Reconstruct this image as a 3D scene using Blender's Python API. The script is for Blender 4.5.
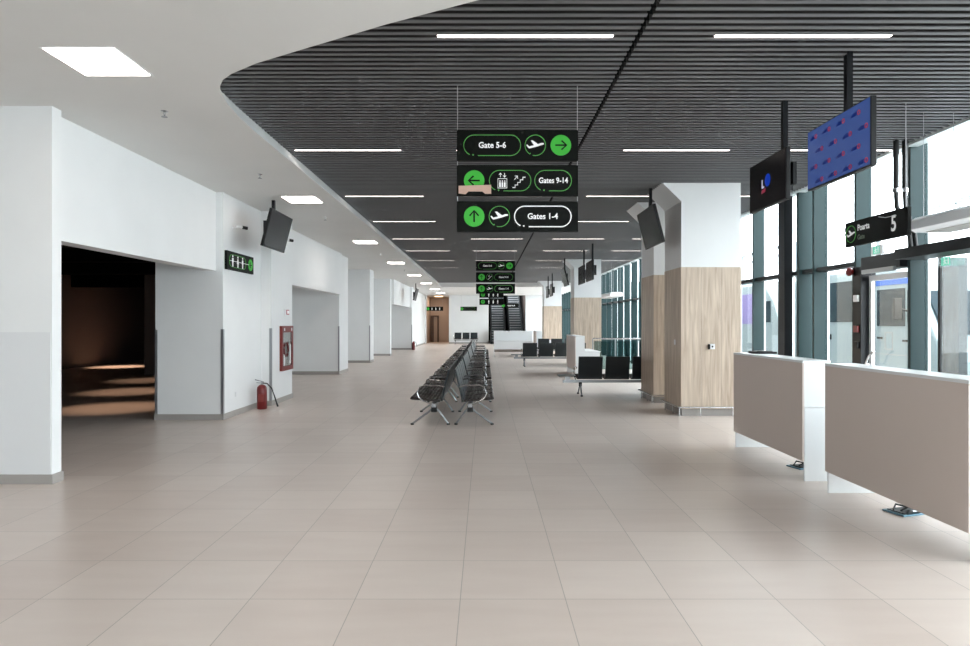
import bpy, bmesh, math, random
from mathutils import Vector, Matrix
random.seed(7)
PI = math.pi
C = bpy.context.scene.collection
for o in list(bpy.data.objects): bpy.data.objects.remove(o)

# ---------------------------------------------------------------- camera, world, light, exposure
cam_data = bpy.data.cameras.new('camera'); cam = bpy.data.objects.new('camera', cam_data); C.objects.link(cam)
cam.location = (0, 0, 1.58); cam.rotation_euler = (PI/2, 0, 0)
cam_data.sensor_width = 36; cam_data.lens = 650/970*36; cam_data.clip_end = 400
bpy.context.scene.camera = cam
W = bpy.data.worlds.new('world'); bpy.context.scene.world = W; W.use_nodes = True
bg = W.node_tree.nodes['Background']
bg.inputs[0].default_value = (0.93, 0.97, 1.0, 1); bg.inputs[1].default_value = 6.0
vs = bpy.context.scene.view_settings
vs.view_transform = 'Standard'; vs.look = 'None'; vs.exposure = 0.88; vs.gamma = 1; vs.use_curve_mapping = False
for (y0, y1) in ((-8, 10), (10, 28), (28, 50)):       # portals: only help the sampling of the daylight through the glazing
    ld = bpy.data.lights.new('daylight_portal', 'AREA'); ld.shape = 'RECTANGLE'; ld.size = y1-y0; ld.size_y = 3.9
    ld.cycles.is_portal = True
    lo = bpy.data.objects.new('daylight_portal', ld); C.objects.link(lo)
    lo.location = (6.02, (y0+y1)/2, 1.98); lo.rotation_euler = (PI/2, 0, PI/2)
ld = bpy.data.lights.new('daylight_portal', 'AREA'); ld.shape = 'RECTANGLE'; ld.size = 5.1; ld.size_y = 2.45; ld.cycles.is_portal = True
lo = bpy.data.objects.new('daylight_portal', ld); C.objects.link(lo); lo.location = (3.4, -8.2, 1.38); lo.rotation_euler = (PI/2, 0, 0)
LIN_E, PANEL_E = 4.5, 9.0

# ---------------------------------------------------------------- materials
def mat(name, col, rough=0.5, metal=0.0, emit=None, es=0.0, spec=0.5):
    m = bpy.data.materials.new(name); m.use_nodes = True
    p = m.node_tree.nodes['Principled BSDF']
    p.inputs['Base Color'].default_value = (*col, 1); p.inputs['Roughness'].default_value = rough
    p.inputs['Metallic'].default_value = metal; p.inputs['Specular IOR Level'].default_value = spec
    if emit: p.inputs['Emission Color'].default_value = (*emit, 1); p.inputs['Emission Strength'].default_value = es
    return m
def noisy(m, c1, c2, scale=(1,1,1), nscale=4, detail=4, bump=0.0, rough=None):
    nt = m.node_tree; N = nt.nodes; L = nt.links; p = N['Principled BSDF']
    tc = N.new('ShaderNodeTexCoord'); mp = N.new('ShaderNodeMapping'); mp.inputs['Scale'].default_value = scale
    nz = N.new('ShaderNodeTexNoise'); nz.inputs['Scale'].default_value = nscale; nz.inputs['Detail'].default_value = detail
    cr = N.new('ShaderNodeValToRGB'); cr.color_ramp.elements[0].position = .3; cr.color_ramp.elements[1].position = .7
    cr.color_ramp.elements[0].color = (*c1, 1); cr.color_ramp.elements[1].color = (*c2, 1)
    L.new(tc.outputs['Object'], mp.inputs[0]); L.new(mp.outputs[0], nz.inputs[0]); L.new(nz.outputs[0], cr.inputs[0]); L.new(cr.outputs[0], p.inputs['Base Color'])
    if bump:
        b = N.new('ShaderNodeBump'); b.inputs['Strength'].default_value = bump; b.inputs['Distance'].default_value = .01
        L.new(nz.outputs[0], b.inputs['Height']); L.new(b.outputs[0], p.inputs['Normal'])
    return m
def glassmat(name, tint, gloss=0.08, rough=0.0, gc=(1,1,1)):
    m = bpy.data.materials.new(name); m.use_nodes = True; nt = m.node_tree; N = nt.nodes; L = nt.links
    N.remove(N['Principled BSDF'])
    t = N.new('ShaderNodeBsdfTransparent'); t.inputs[0].default_value = (*tint, 1)
    g = N.new('ShaderNodeBsdfGlossy'); g.inputs['Roughness'].default_value = rough; g.inputs[0].default_value = (*gc, 1)
    lw = N.new('ShaderNodeLayerWeight'); lw.inputs[0].default_value = .35
    mm = N.new('ShaderNodeMath'); mm.operation = 'MULTIPLY_ADD'; mm.inputs[1].default_value = .12; mm.inputs[2].default_value = gloss
    x = N.new('ShaderNodeMixShader')
    L.new(lw.outputs['Fresnel'], mm.inputs[0]); L.new(mm.outputs[0], x.inputs[0]); L.new(t.outputs[0], x.inputs[1]); L.new(g.outputs[0], x.inputs[2])
    L.new(x.outputs[0], N['Material Output'].inputs[0])
    return m
def floor_mat():
    m = mat('porcelain_floor_tiles', (.5, .46, .43), .33); nt = m.node_tree; N = nt.nodes; L = nt.links; p = N['Principled BSDF']
    tc = N.new('ShaderNodeTexCoord'); sx = N.new('ShaderNodeSeparateXYZ'); L.new(tc.outputs['Object'], sx.inputs[0])
    def M(op, a, b=None, c=None):
        n = N.new('ShaderNodeMath'); n.operation = op
        for i, v in enumerate((a, b, c)):
            if v is None: continue
            if isinstance(v, (int, float)): n.inputs[i].default_value = v
            else: L.new(v, n.inputs[i])
        return n.outputs[0]
    ux = M('DIVIDE', M('ADD', sx.outputs[0], .1414+60.2), .602); uy = M('DIVIDE', M('ADD', sx.outputs[1], -3.72+60), .60)
    dx = M('ABSOLUTE', M('SUBTRACT', M('FRACT', M('ADD', ux, .5)), .5)); dy = M('ABSOLUTE', M('SUBTRACT', M('FRACT', M('ADD', uy, .5)), .5))
    j = M('LESS_THAN', M('MINIMUM', dx, dy), .0042)
    cb = N.new('ShaderNodeCombineXYZ'); L.new(M('FLOOR', ux), cb.inputs[0]); L.new(M('FLOOR', uy), cb.inputs[1])
    wn = N.new('ShaderNodeTexWhiteNoise'); wn.noise_dimensions = '2D'; L.new(cb.outputs[0], wn.inputs[0])
    mp = N.new('ShaderNodeMapping'); mp.inputs['Scale'].default_value = (.6, 3.0, 1); L.new(tc.outputs['Object'], mp.inputs[0])
    nz = N.new('ShaderNodeTexNoise'); nz.inputs['Scale'].default_value = 2.2; nz.inputs['Detail'].default_value = 6; L.new(mp.outputs[0], nz.inputs[0])
    f = M('ADD', M('MULTIPLY', wn.outputs[0], .35), M('MULTIPLY', nz.outputs[0], .65))
    cr = N.new('ShaderNodeValToRGB'); e = cr.color_ramp.elements
    e[0].position = .25; e[0].color = (.625, .53, .475, 1); e[1].position = .75; e[1].color = (.70, .61, .552, 1); L.new(f, cr.inputs[0])
    mx = N.new('ShaderNodeMix'); mx.data_type = 'RGBA'; L.new(j, mx.inputs[0]); L.new(cr.outputs[0], mx.inputs[6]); mx.inputs[7].default_value = (.40, .35, .31, 1)
    L.new(mx.outputs[2], p.inputs['Base Color'])
    mp2 = N.new('ShaderNodeMapping'); mp2.inputs['Scale'].default_value = (1.2, 2.6, 1); L.new(tc.outputs['Object'], mp2.inputs[0])
    n2 = N.new('ShaderNodeTexNoise'); n2.inputs['Scale'].default_value = 2.6; n2.inputs['Detail'].default_value = 3; L.new(mp2.outputs[0], n2.inputs[0])
    b = N.new('ShaderNodeBump'); b.inputs['Strength'].default_value = .25; b.inputs['Distance'].default_value = .006
    L.new(n2.outputs[0], b.inputs['Height']); L.new(b.outputs[0], p.inputs['Normal'])
    return m
def wood_mat():
    m = mat('oak_laminate', (.5, .4, .3), .45); nt = m.node_tree; N = nt.nodes; L = nt.links; p = N['Principled BSDF']
    tc = N.new('ShaderNodeTexCoord'); mp = N.new('ShaderNodeMapping'); mp.inputs['Scale'].default_value = (9, 9, .55)
    nz = N.new('ShaderNodeTexNoise'); nz.inputs['Scale'].default_value = 2.4; nz.inputs['Detail'].default_value = 8; nz.inputs['Distortion'].default_value = .6
    cr = N.new('ShaderNodeValToRGB'); e = cr.color_ramp.elements
    e[0].position = .3; e[0].color = (.43, .33, .25, 1); e[1].position = .68; e[1].color = (.66, .55, .44, 1)
    L.new(tc.outputs['Object'], mp.inputs[0]); L.new(mp.outputs[0], nz.inputs[0]); L.new(nz.outputs[0], cr.inputs[0]); L.new(cr.outputs[0], p.inputs['Base Color'])
    return m
M_ = {}
M_['floor'] = floor_mat()
M_['wood'] = wood_mat()
M_['wall'] = noisy(mat('white_wall_paint', (.8, .82, .83), .6), (.80, .815, .82), (.83, .845, .85), nscale=1.5)
M_['wainscot'] = mat('pale_grey_wall_panel', (.74, .755, .77), .5)
M_['ceil'] = noisy(mat('white_ceiling_paint', (.8, .8, .78), .8), (.76, .76, .745), (.79, .79, .775), nscale=1)
M_['base'] = mat('grey_tile_skirting', (.36, .34, .32), .4)
M_['guard'] = mat('brushed_steel_guard', (.36, .37, .39), .35, .8)
M_['slat'] = mat('grey_metal_slats', (.155, .155, .16), .5, spec=.3)
M_['slatweb'] = mat('dark_slat_web', (.05, .048, .048), .7, spec=.1)
M_['void'] = mat('black_ceiling_void', (.006, .006, .007), .9, spec=.1)
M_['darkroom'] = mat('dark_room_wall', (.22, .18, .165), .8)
M_['black'] = mat('black_plastic', (.009, .009, .010), .45, spec=.3)
M_['signblack'] = mat('black_sign_panel', (.004, .005, .004), .5, spec=.12)
M_['green'] = mat('sign_green', (.035, .40, .03), .5, emit=(.05, .6, .05), es=.06)
M_['greenline'] = mat('sign_green_line', (.09, .4, .07), .5, emit=(.1, .5, .08), es=.04)
M_['white'] = mat('sign_white', (.85, .85, .85), .5, emit=(1, 1, 1), es=.12)
M_['dimgreen'] = mat('sign_dim_grey_green', (.16, .2, .15), .5)
M_['steel'] = mat('chromed_steel', (.6, .61, .62), .25, 1)
M_['greysteel'] = mat('grey_cast_aluminium', (.32, .33, .34), .35, .9)
M_['wire'] = mat('steel_wire', (.5, .5, .52), .4, .6)
M_['post'] = mat('dark_teal_mullion', (.014, .034, .036), .4, .0, spec=.22)
M_['postblack'] = mat('black_frame_metal', (.007, .008, .010), .4, spec=.25)
M_['cap'] = mat('pale_aluminium_cap', (.75, .8, .8), .4, .3)
M_['glass'] = glassmat('facade_glass', (.94, .965, .97), .02)
M_['greyglass'] = glassmat('grey_tinted_glass', (.12, .14, .15), .06)
M_['rglass'] = glassmat('green_rail_glass', (.5, .62, .62), .06)
M_['clear'] = glassmat('clear_glass', (.93, .95, .95), .05)
M_['lamp'] = mat('linear_lamp', (1, 1, 1), .5, emit=(1, .87, .80), es=LIN_E)
M_['panel'] = mat('square_lamp', (1, 1, 1), .5, emit=(1, .89, .82), es=PANEL_E)
M_['deskfront'] = mat('taupe_desk_laminate', (.69, .60, .55), .45)
M_['deskwhite'] = mat('white_desk_laminate', (.82, .84, .85), .3)
M_['seat'] = mat('black_seat_shell', (.010, .017, .021), .28)
M_['seatpad'] = mat('dark_brown_seat_pad', (.024, .017, .015), .45, spec=.3)
M_['red'] = mat('red_enamel', (.15, .008, .009), .3)
M_['dullred'] = mat('dull_red_metal', (.17, .022, .02), .45)
M_['rubber'] = mat('black_rubber', (.01, .01, .01), .6)
M_['tape'] = mat('pink_masking_tape', (.62, .42, .34), .8)
M_['screen'] = mat('dark_screen', (.008, .007, .009), .25, spec=.15)
M_['screenblue'] = mat('lit_blue_screen', (.02, .04, .1), .2, emit=(.018, .034, .11), es=1.0)
M_['logoblue'] = mat('logo_blue', (.0, .01, .08), .3, emit=(.0, .01, .10), es=.5)
M_['logobright'] = mat('logo_bright_blue', (.0, .05, .6), .3, emit=(.0, .02, .25), es=.4)
M_['logored'] = mat('logo_red', (.2, .02, .03), .3, emit=(.16, .01, .03), es=.6)
M_['logowhite'] = mat('logo_grey', (.3, .3, .4), .3, emit=(.4, .4, .5), es=.5)
M_['offwhite'] = mat('white_plastic', (.78, .79, .8), .35)
M_['vanshaded'] = mat('shaded_white_car_paint', (.27, .32, .325), .3)  # white paint with the canopy's shade mixed into its colour
M_['vanwin'] = mat('tinted_car_window', (.02, .032, .04), .15, spec=.1)
M_['vanpurple'] = mat('purple_window_print', (.22, .16, .38), .3)
M_['vanblue'] = mat('blue_sun_strip', (.04, .12, .42), .3)
M_['ground'] = noisy(mat('pale_concrete', (.5, .5, .5), .8), (.42, .43, .43), (.52, .53, .53), nscale=1.2)
M_['pale'] = mat('pale_outdoor_steel', (.16, .19, .20), .5)
M_['farbuild'] = mat('dark_teal_building', (.05, .09, .09), .5)
M_['esc'] = mat('escalator_dark', (.018, .024, .028), .3)
M_['escstep'] = mat('escalator_step', (.05, .06, .065), .35, .5)
M_['brown'] = mat('warm_brown_panel', (.42, .33, .27), .6)
M_['darkbrown'] = mat('dark_brown_frame', (.09, .06, .05), .6)
M_['warmlamp'] = mat('warm_spot_lamp', (1, .7, .4), .5, emit=(1, .6, .3), es=4)
M_['outletblue'] = mat('blue_outlet_lid', (.12, .25, .33), .3, .3)  # plain blue of the floor socket frames

# ---------------------------------------------------------------- helpers
class MB:
    def __init__(s): s.bm = bmesh.new()
    def box(s, x0, x1, y0, y1, z0, z1):
        vs_ = [s.bm.verts.new((x, y, z)) for z in (z0, z1) for (x, y) in ((x0, y0), (x1, y0), (x1, y1), (x0, y1))]
        for f in ((3,2,1,0), (4,5,6,7), (0,1,5,4), (1,2,6,5), (2,3,7,6), (3,0,4,7)): s.bm.faces.new([vs_[i] for i in f])
        return s
    def prism(s, poly, axis, a, b):
        """poly of 2-D points; axis 'x': (y,z), 'y': (x,z), 'z': (x,y)"""
        def P(p, t): return (t, p[0], p[1]) if axis == 'x' else ((p[0], t, p[1]) if axis == 'y' else (p[0], p[1], t))
        A = [s.bm.verts.new(P(p, a)) for p in poly]; B = [s.bm.verts.new(P(p, b)) for p in poly]; n = len(poly)
        s.bm.faces.new(A); s.bm.faces.new(B[::-1])
        for i in range(n): s.bm.faces.new((A[i], B[i], B[(i+1) % n], A[(i+1) % n]))
        return s
    def tube(s, pts, r, n=8, closed=False):
        pts = [Vector(p) for p in pts]; rings = []; m = len(pts)
        for i, p in enumerate(pts):
            if closed: d = pts[(i+1) % m]-pts[i-1]
            else: d = pts[min(i+1, m-1)]-pts[max(i-1, 0)]
            d.normalize(); up = Vector((0, 0, 1)) if abs(d.z) < .9 else Vector((0, 1, 0))
            u = d.cross(up).normalized(); v = d.cross(u).normalized(); rr = r[i] if isinstance(r, (list, tuple)) else r
            rings.append([s.bm.verts.new(p+u*math.cos(2*PI*k/n)*rr+v*math.sin(2*PI*k/n)*rr) for k in range(n)])
        for i in range(m if closed else m-1):
            a, b = rings[i], rings[(i+1) % m]
            for k in range(n): s.bm.faces.new((a[k], a[(k+1) % n], b[(k+1) % n], b[k]))
        if not closed: s.bm.faces.new(rings[0][::-1]); s.bm.faces.new(rings[-1])
        return s
    def lathe(s, prof, c=(0, 0, 0), n=20, axis='z'):
        rings = []
        for (r, h) in prof:
            ring = []
            for k in range(n):
                a = 2*PI*k/n; q = (math.cos(a)*r, math.sin(a)*r)
                v = (c[0]+q[0], c[1]+q[1], c[2]+h) if axis == 'z' else ((c[0]+h, c[1]+q[0], c[2]+q[1]) if axis == 'x' else (c[0]+q[0], c[1]+h, c[2]+q[1]))
                ring.append(s.bm.verts.new(v))
            rings.append(ring)
        for a, b in zip(rings, rings[1:]):
            for k in range(n): s.bm.faces.new((a[k], a[(k+1) % n], b[(k+1) % n], b[k]))
        s.bm.faces.new(rings[0][::-1]); s.bm.faces.new(rings[-1]); return s
    def ribbon(s, path, w, y0, y1, closed=False):
        """flat outline stroke in the XZ plane"""
        m = len(path); ins, outs = [], []
        for i, p in enumerate(path):
            a = path[(i-1) % m] if (closed or i > 0) else path[i]; b = path[(i+1) % m] if (closed or i < m-1) else path[i]
            dx, dz = b[0]-a[0], b[1]-a[1]; l = math.hypot(dx, dz) or 1; nx, nz = -dz/l, dx/l
            ins.append((p[0]+nx*w/2, p[1]+nz*w/2)); outs.append((p[0]-nx*w/2, p[1]-nz*w/2))
        for i in range(m if closed else m-1):
            j = (i+1) % m; s.prism([ins[i], ins[j], outs[j], outs[i]], 'y', y0, y1)
        return s
    def build(s, name, m, parent=None, smooth=False, bevel=0):
        bmesh.ops.recalc_face_normals(s.bm, faces=s.bm.faces)
        me = bpy.data.meshes.new(name); s.bm.to_mesh(me); s.bm.free()
        if isinstance(m, str): m = M_[m]
        me.materials.append(m)
        if smooth:
            for p in me.polygons: p.use_smooth = True
        o = bpy.data.objects.new(name, me); C.objects.link(o)
        if parent is not None: o.parent = parent
        if bevel:
            b = o.modifiers.new('bevel', 'BEVEL'); b.width = bevel; b.segments = 2; b.limit_method = 'ANGLE'; b.angle_limit = .7
        return o
def tag(o, label, cat, group=None):
    o['label'] = label; o['category'] = cat
    if group: o['group'] = group
    return o
def thing(name, label, cat, loc=(0, 0, 0), rz=0, group=None):
    o = bpy.data.objects.new(name, None); C.objects.link(o); o.location = loc; o.rotation_euler = (0, 0, rz); o.empty_display_size = .1
    return tag(o, label, cat, group)
def struct(name, mb, m, parent=None, **k):
    o = mb.build(name, m, parent, **k)
    if parent is None: o['kind'] = 'structure'
    return o
def dup(o, parent=None, loc=None, rz=None, label=None):
    c = o.copy(); C.objects.link(c)
    if parent is not None: c.parent = parent
    if loc is not None: c.location = loc
    if rz is not None: c.rotation_euler = (0, 0, rz)
    if label: c['label'] = label
    for ch in list(kids(o)): dup(ch, c)
    return c
def kids(o): return KIDS.get(o.name, None) or [x for x in C.objects if x.parent == o]
KIDS = {}
def text(s, size, x, z, y, m, parent, bold=.02, align='CENTER', sx=1.0, name='lettering'):
    cu = bpy.data.curves.new('text', 'FONT'); cu.body = s; cu.size = size; cu.align_x = align; cu.align_y = 'CENTER'; cu.extrude = .001; cu.offset = bold*size; cu.resolution_u = 4
    t = bpy.data.objects.new('t', cu); C.objects.link(t); bpy.context.view_layer.update()
    dg = bpy.context.evaluated_depsgraph_get(); me = bpy.data.meshes.new_from_object(t.evaluated_get(dg))
    bpy.data.objects.remove(t)
    me.transform(Matrix.Translation((x, y, z)) @ Matrix.Rotation(PI/2, 4, 'X') @ Matrix.Diagonal((sx, 1, 1, 1)))
    me.materials.clear(); me.materials.append(M_[m] if isinstance(m, str) else m)
    o = bpy.data.objects.new(name, me); C.objects.link(o); o.parent = parent; return o
def circ(cx, cz, r, n=32, a0=0, a1=2*PI):
    return [(cx+r*math.cos(a0+(a1-a0)*i/n), cz+r*math.sin(a0+(a1-a0)*i/n)) for i in range(n + (0 if abs(a1-a0) > 6.28 else 1))]

SOF, SLAT = 3.71, 3.96
FX = 5.67        # inner face of the glazing posts
# ---------------------------------------------------------------- floor and ceilings
struct('floor', MB().box(-15, 5.95, -8, 32.2, -.12, 0).box(-9.2, 5.95, 32.2, 60, -.12, 0), 'floor')
edge = [(5.75, 1.22), (-.04, 4.286), (-.71, 4.64), (-1.42, 5.06), (-1.88, 5.335), (-2.17, 5.56), (-2.30, 5.70), (-2.385, 5.85), (-2.44, 6.0), (-2.50, 6.3), (-2.54, 6.7), (-2.56, 7.2), (-2.56, 8.4), (-2.56, 20), (-2.56, 38.4)]
bm = bmesh.new(); XL = -9.3
def V(x, y, z): return bm.verts.new((x, y, z))
for i in range(len(edge)-1):
    (x0, y0), (x1, y1) = edge[i], edge[i+1]
    bm.faces.new((V(XL, y0, SOF), V(x0, y0, SOF), V(x1, y1, SOF), V(XL, y1, SOF)))
def off(i, d):
    a = edge[max(i-1, 0)]; b = edge[min(i+1, len(edge)-1)]; dx, dy = b[0]-a[0], b[1]-a[1]; l = math.hypot(dx, dy)
    return (edge[i][0]-dy/l*d, edge[i][1]+dx/l*d)
o_ = [(edge[i][0]-.185*min(1, max(0, (edge[i][1]-5.3)/1.2)), edge[i][1]) for i in range(len(edge))]
for i in range(len(edge)-1):
    bm.faces.new((V(*edge[i], SOF), V(*o_[i], SLAT+.02), V(*o_[i+1], SLAT+.02), V(*edge[i+1], SOF)))
for (x0, x1, y0, y1) in ((XL, 5.95, -8, 1.22), (XL, 5.95, 38.4, 50.2)):
    bm.faces.new((V(x0, y0, SOF), V(x1, y0, SOF), V(x1, y1, SOF), V(x0, y1, SOF)))
bm.faces.new((V(-2.745, 38.4, SOF), V(5.95, 38.4, SOF), V(5.95, 38.4, SLAT+.02), V(-2.745, 38.4, SLAT+.02)))
bm.faces.new((V(5.75, 1.22, SOF), V(5.95, 1.22, SOF), V(5.95, 1.22, SLAT+.1), V(5.75, 1.22, SLAT+.1)))
bmesh.ops.remove_doubles(bm, verts=bm.verts, dist=.0005)
s = MB(); s.bm.free(); s.bm = bm
struct('ceiling', s, 'ceil')
# the open slat ceiling and the black void above it
LY = [5.4, 8.92, 12.25, 15.3, 18.4, 21.5, 24.8, 28.1, 31.5, 34.8]
PITCH = .105; sl = MB(); wb = MB(); y = 2.2; k = 0
while y < 38.35:
    for a, b in ((-2.745, 1.255), (1.30, FX+.02)):
        aa = a
        if y < 6:
            for i in range(len(edge)-1):
                if edge[i][1] <= y <= edge[i+1][1]:
                    t = (y-edge[i][1])/(edge[i+1][1]-edge[i][1]); ex = edge[i][0]+t*(edge[i+1][0]-edge[i][0])-.6; aa = max(a, ex)
        if aa < b-.05: sl.box(aa, b, y-.021, y+.021, SLAT, SLAT+.008); wb.box(aa, b, y-.006, y+.006, SLAT+.008, SLAT+.06)
    y += PITCH; k += 1
struct('ceiling', wb, 'slatweb', parent=struct('ceiling', sl, 'slat'))
struct('ceiling', MB().box(-3.2, 5.95, 1.2, 38.6, 4.25, 4.3), 'void')
struct('trim_1', MB().box(FX-.06, FX+.1, 1.2, 38.4, SLAT-.03, SLAT+.1), 'cap')

# ---------------------------------------------------------------- left walls
def wallbox(*a): return struct('wall_left', MB().box(*a), 'wall')
wallbox(-9.2, -4.25, 6.38, 6.52, 0, SOF)
wallbox(-4.6, -4.38, 6.52, 10.59, 2.43, SOF)
wallbox(-5.37, -4.27, 10.59, 12.4, 0, SOF)
wallbox(-5.37, -4.08, 12.4, 13.75, 0, SOF)
wallbox(-4.62, -4.40, 13.75, 20.0, 2.45, SOF)
wallbox(-6.2, -4.49, 20.0, 21.3, 0, SOF)
wallbox(-5.75, -5.55, 21.3, 25.8, 0, SOF)
wallbox(-5.6, -4.57, 25.8, 26.65, 0, SOF)
wallbox(-5.75, -5.55, 26.65, 31.3, 0, SOF)
wallbox(-5.6, -4.57, 31.3, 31.75, 0, SOF)
wallbox(-4.65, -4.45, 31.75, 38.5, 2.5, SOF)
wallbox(-7.0, -4.33, 38.5, 39.5, 0, SOF)
wallbox(-4.8, -4.62, 39.5, 50, 0, SOF)
wallbox(-9.3, -9.2, -8, 6.4, 0, SOF)
# rooms behind the openings
wallbox(-6.35, -6.2, 13.75, 20.2, 0, 3.4)
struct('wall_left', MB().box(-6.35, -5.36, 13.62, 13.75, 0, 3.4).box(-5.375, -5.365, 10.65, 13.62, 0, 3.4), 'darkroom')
wallbox(-7.0, -6.85, 31.75, 38.5, 0, 3.4)
struct('wall_left', MB().box(-6.6, -4.6, 31.6, 31.75, 0, 3.4), 'wall')
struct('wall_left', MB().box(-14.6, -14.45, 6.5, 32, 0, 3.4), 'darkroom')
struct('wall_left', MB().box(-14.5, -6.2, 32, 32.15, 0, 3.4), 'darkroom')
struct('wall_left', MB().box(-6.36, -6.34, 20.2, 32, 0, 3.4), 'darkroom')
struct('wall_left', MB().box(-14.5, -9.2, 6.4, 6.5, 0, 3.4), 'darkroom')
struct('ceiling', MB().box(-14.6, -6.2, 6.56, 32, 3.25, 3.3).box(-6.2, -4.6, 6.56, 10.59, 3.25, 3.3), 'void')
struct('ceiling', MB().box(-6.2, -4.62, 13.75, 20.0, 2.9, 2.95), 'ceil')
struct('ceiling', MB().box(-6.85, -4.65, 31.75, 38.5, 2.9, 2.95), 'ceil')
for i, (yy, zz) in enumerate(((11.5, 3.0), (14.5, 2.95), (17.5, 2.9), (22.6, 2.83))):
    struct('trim_%d' % (2+i if i < 3 else 40), MB().box(-14.4, -6.4, yy, yy+.25, zz, 3.25), 'void')
# back wall behind the camera, end wall with the lift lobby and the escalator well
struct('wall_back', MB().box(-9.3, 5.95, -8.15, -8, 0, .15).box(-9.3, .86, -8.15, -8, .15, 2.6).box(-9.3, 5.95, -8.15, -8, 2.6, SOF+.5), 'wall')
for i in (4, 5):  # unseen windows, added behind the camera to let in more daylight
    w = MB().box(-9.3+i*2.54, -9.24+i*2.54, -8.13, -8.0, .15, 2.6).build('window_%d' % (60+i), 'postblack'); w['kind'] = 'structure'
    MB().box(-9.24+i*2.54, -9.3+(i+1)*2.54, -8.08, -8.07, .15, 2.6).build('pane', 'glass', w)
struct('wall_end', MB().box(-2.77, .28, 50, 50.2, 0, SOF), 'wall')
struct('wall_end', MB().box(3.12, 5.95, 50, 50.2, 0, SOF), 'wall')
struct('wall_end', MB().box(-4.8, -4.52, 50, 50.2, 0, SOF), 'wall')
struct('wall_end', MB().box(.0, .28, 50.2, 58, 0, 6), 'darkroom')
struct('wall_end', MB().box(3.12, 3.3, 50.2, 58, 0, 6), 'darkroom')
struct('wall_end', MB().box(.28, 3.12, 58, 58.2, 0, 6.2), 'void')
struct('ceiling', MB().box(.0, 3.3, 50.2, 58, 6, 6.2), 'void')
# lift lobby
struct('wall_end', MB().box(-4.62, -2.7, 54, 54.2, 0, SOF), 'brown')
struct('wall_end', MB().box(-2.7, -2.6, 50.2, 54.2, 0, SOF), 'brown')
struct('wall_end', MB().box(-4.7, -4.55, 50.2, 54.2, 0, SOF), 'brown')
struct('ceiling', MB().box(-4.7, -2.6, 50.2, 54.2, SOF, SOF+.05), 'ceil')
struct('door_1', MB().box(-4.5, -4.25, 53.8, 53.98, 0, 2.1).box(-3.95, -3.82, 53.8, 53.98, 0, 2.1).box(-4.5, -3.82, 53.8, 53.98, 2.1, 2.2), 'darkbrown')

# skirting of grey tile, and steel corner guards
sk = [(-9.2, -4.235, 6.365, 6.38), (-4.25, -4.235, 6.38, 6.535), (-5.385, -4.255, 10.575, 10.59), (-4.27, -4.255, 10.59, 12.385), (-4.27, -4.065, 12.385, 12.4),
      (-4.08, -4.065, 12.4, 13.765), (-6.2, -4.475, 19.985, 20.0), (-4.49, -4.475, 20, 21.3), (-5.55, -4.555, 25.785, 25.8), (-4.57, -4.555, 25.8, 26.65),
      (-5.55, -4.555, 31.285, 31.3), (-4.57, -4.555, 31.3, 31.75), (-6.85, -4.315, 38.485, 38.5), (-4.33, -4.315, 38.5, 39.5), (-4.62, -4.6, 39.5, 50), (-5.55, -5.535, 21.3, 25.8), (-5.55, -5.535, 26.65, 31.3), (-6.2, -6.185, 13.8, 19.98)]
b = MB()
for (x0, x1, y0, y1) in sk: b.box(x0, x1, y0, y1, 0, .095)
struct('baseboard_left', b, 'base')
struct('baseboard_end', MB().box(-2.77, .28, 49.985, 50, 0, .095).box(3.12, 5.6, 49.985, 50, 0, .095), 'base')
# pale protective panelling on the lower part of the near wall
struct('trim_5', MB().box(-9.2, -4.262, 6.374, 6.38, .095, 1.49), 'wainscot')
for i, (x, y0) in enumerate(((-5.37, 10.59), (-4.27, 10.59), (-4.08, 12.4), (-4.49, 20.0), (-4.57, 25.8), (-4.33, 38.5))):
    g = MB()
    if i == 0: g.box(x-.006, x+.035, y0-.006, y0, .0, 1.47).box(x-.006, x, y0, y0+.035, 0, 1.47)
    else: g.box(x-.035, x+.005, y0-.006, y0, .0, 1.48).box(x, x+.006, y0-.006, y0+.045, 0, 1.48)
    struct('trim_%d' % (6+i), g, 'guard')
# pillar deep in the dark room
tag(MB().box(-10.35, -10.0, 19.75, 20.1, 0, 3.25).build('pillar', 'darkroom'), 'brown square pillar deep inside the dark room on the left', 'pillar')

# ---------------------------------------------------------------- facade
PY = []; y = 8.69
while y > -7.5: y -= 1.27
while y < 49.5: PY.append(y); y += 1.27
TR = 2.46
for i, py in enumerate(PY):
    nx = PY[i+1] if i+1 < len(PY) else 50.0
    w = thing('window_%d' % (i+1), '', '', (0, 0, 0)); del w['label']; del w['category']; w['kind'] = 'structure'
    MB().box(FX, FX+.23, py-.03, py+.03, 0, SLAT+.3).build('post', 'post', w)
    MB().box(FX+.23, FX+.26, py-.035, py+.035, 0, SLAT+.3).build('cap_strip', 'cap', w)
    if not (8.6 < py < 8.8):
        MB().box(FX+.04, FX+.22, py+.03, nx-.03, TR, TR+.07).build('transom', 'postblack', w)
    MB().box(FX+.17, FX+.21, py+.03, nx-.03, 0, .06).build('sill', 'postblack', w)
    MB().box(FX+.19, FX+.20, py+.03, nx-.03, TR+.07, SLAT+.25).build('upper_pane', 'glass', w)
    if not (8.6 < py < 8.8):
        MB().box(FX+.19, FX+.20, py+.03, nx-.03, .06, TR).build('lower_pane', 'glass', w)
struct('trim_12', MB().box(FX-.02, FX+.25, 11.70, 11.79, 0, SLAT+.3), 'post')
tag(MB().box(FX-.13, FX+.02, 12.02, 12.30, 0, SLAT+.04).build('steel_post', 'postblack', bevel=.01), 'black steel post standing against the glazing between the two hanging screens', 'post')
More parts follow.
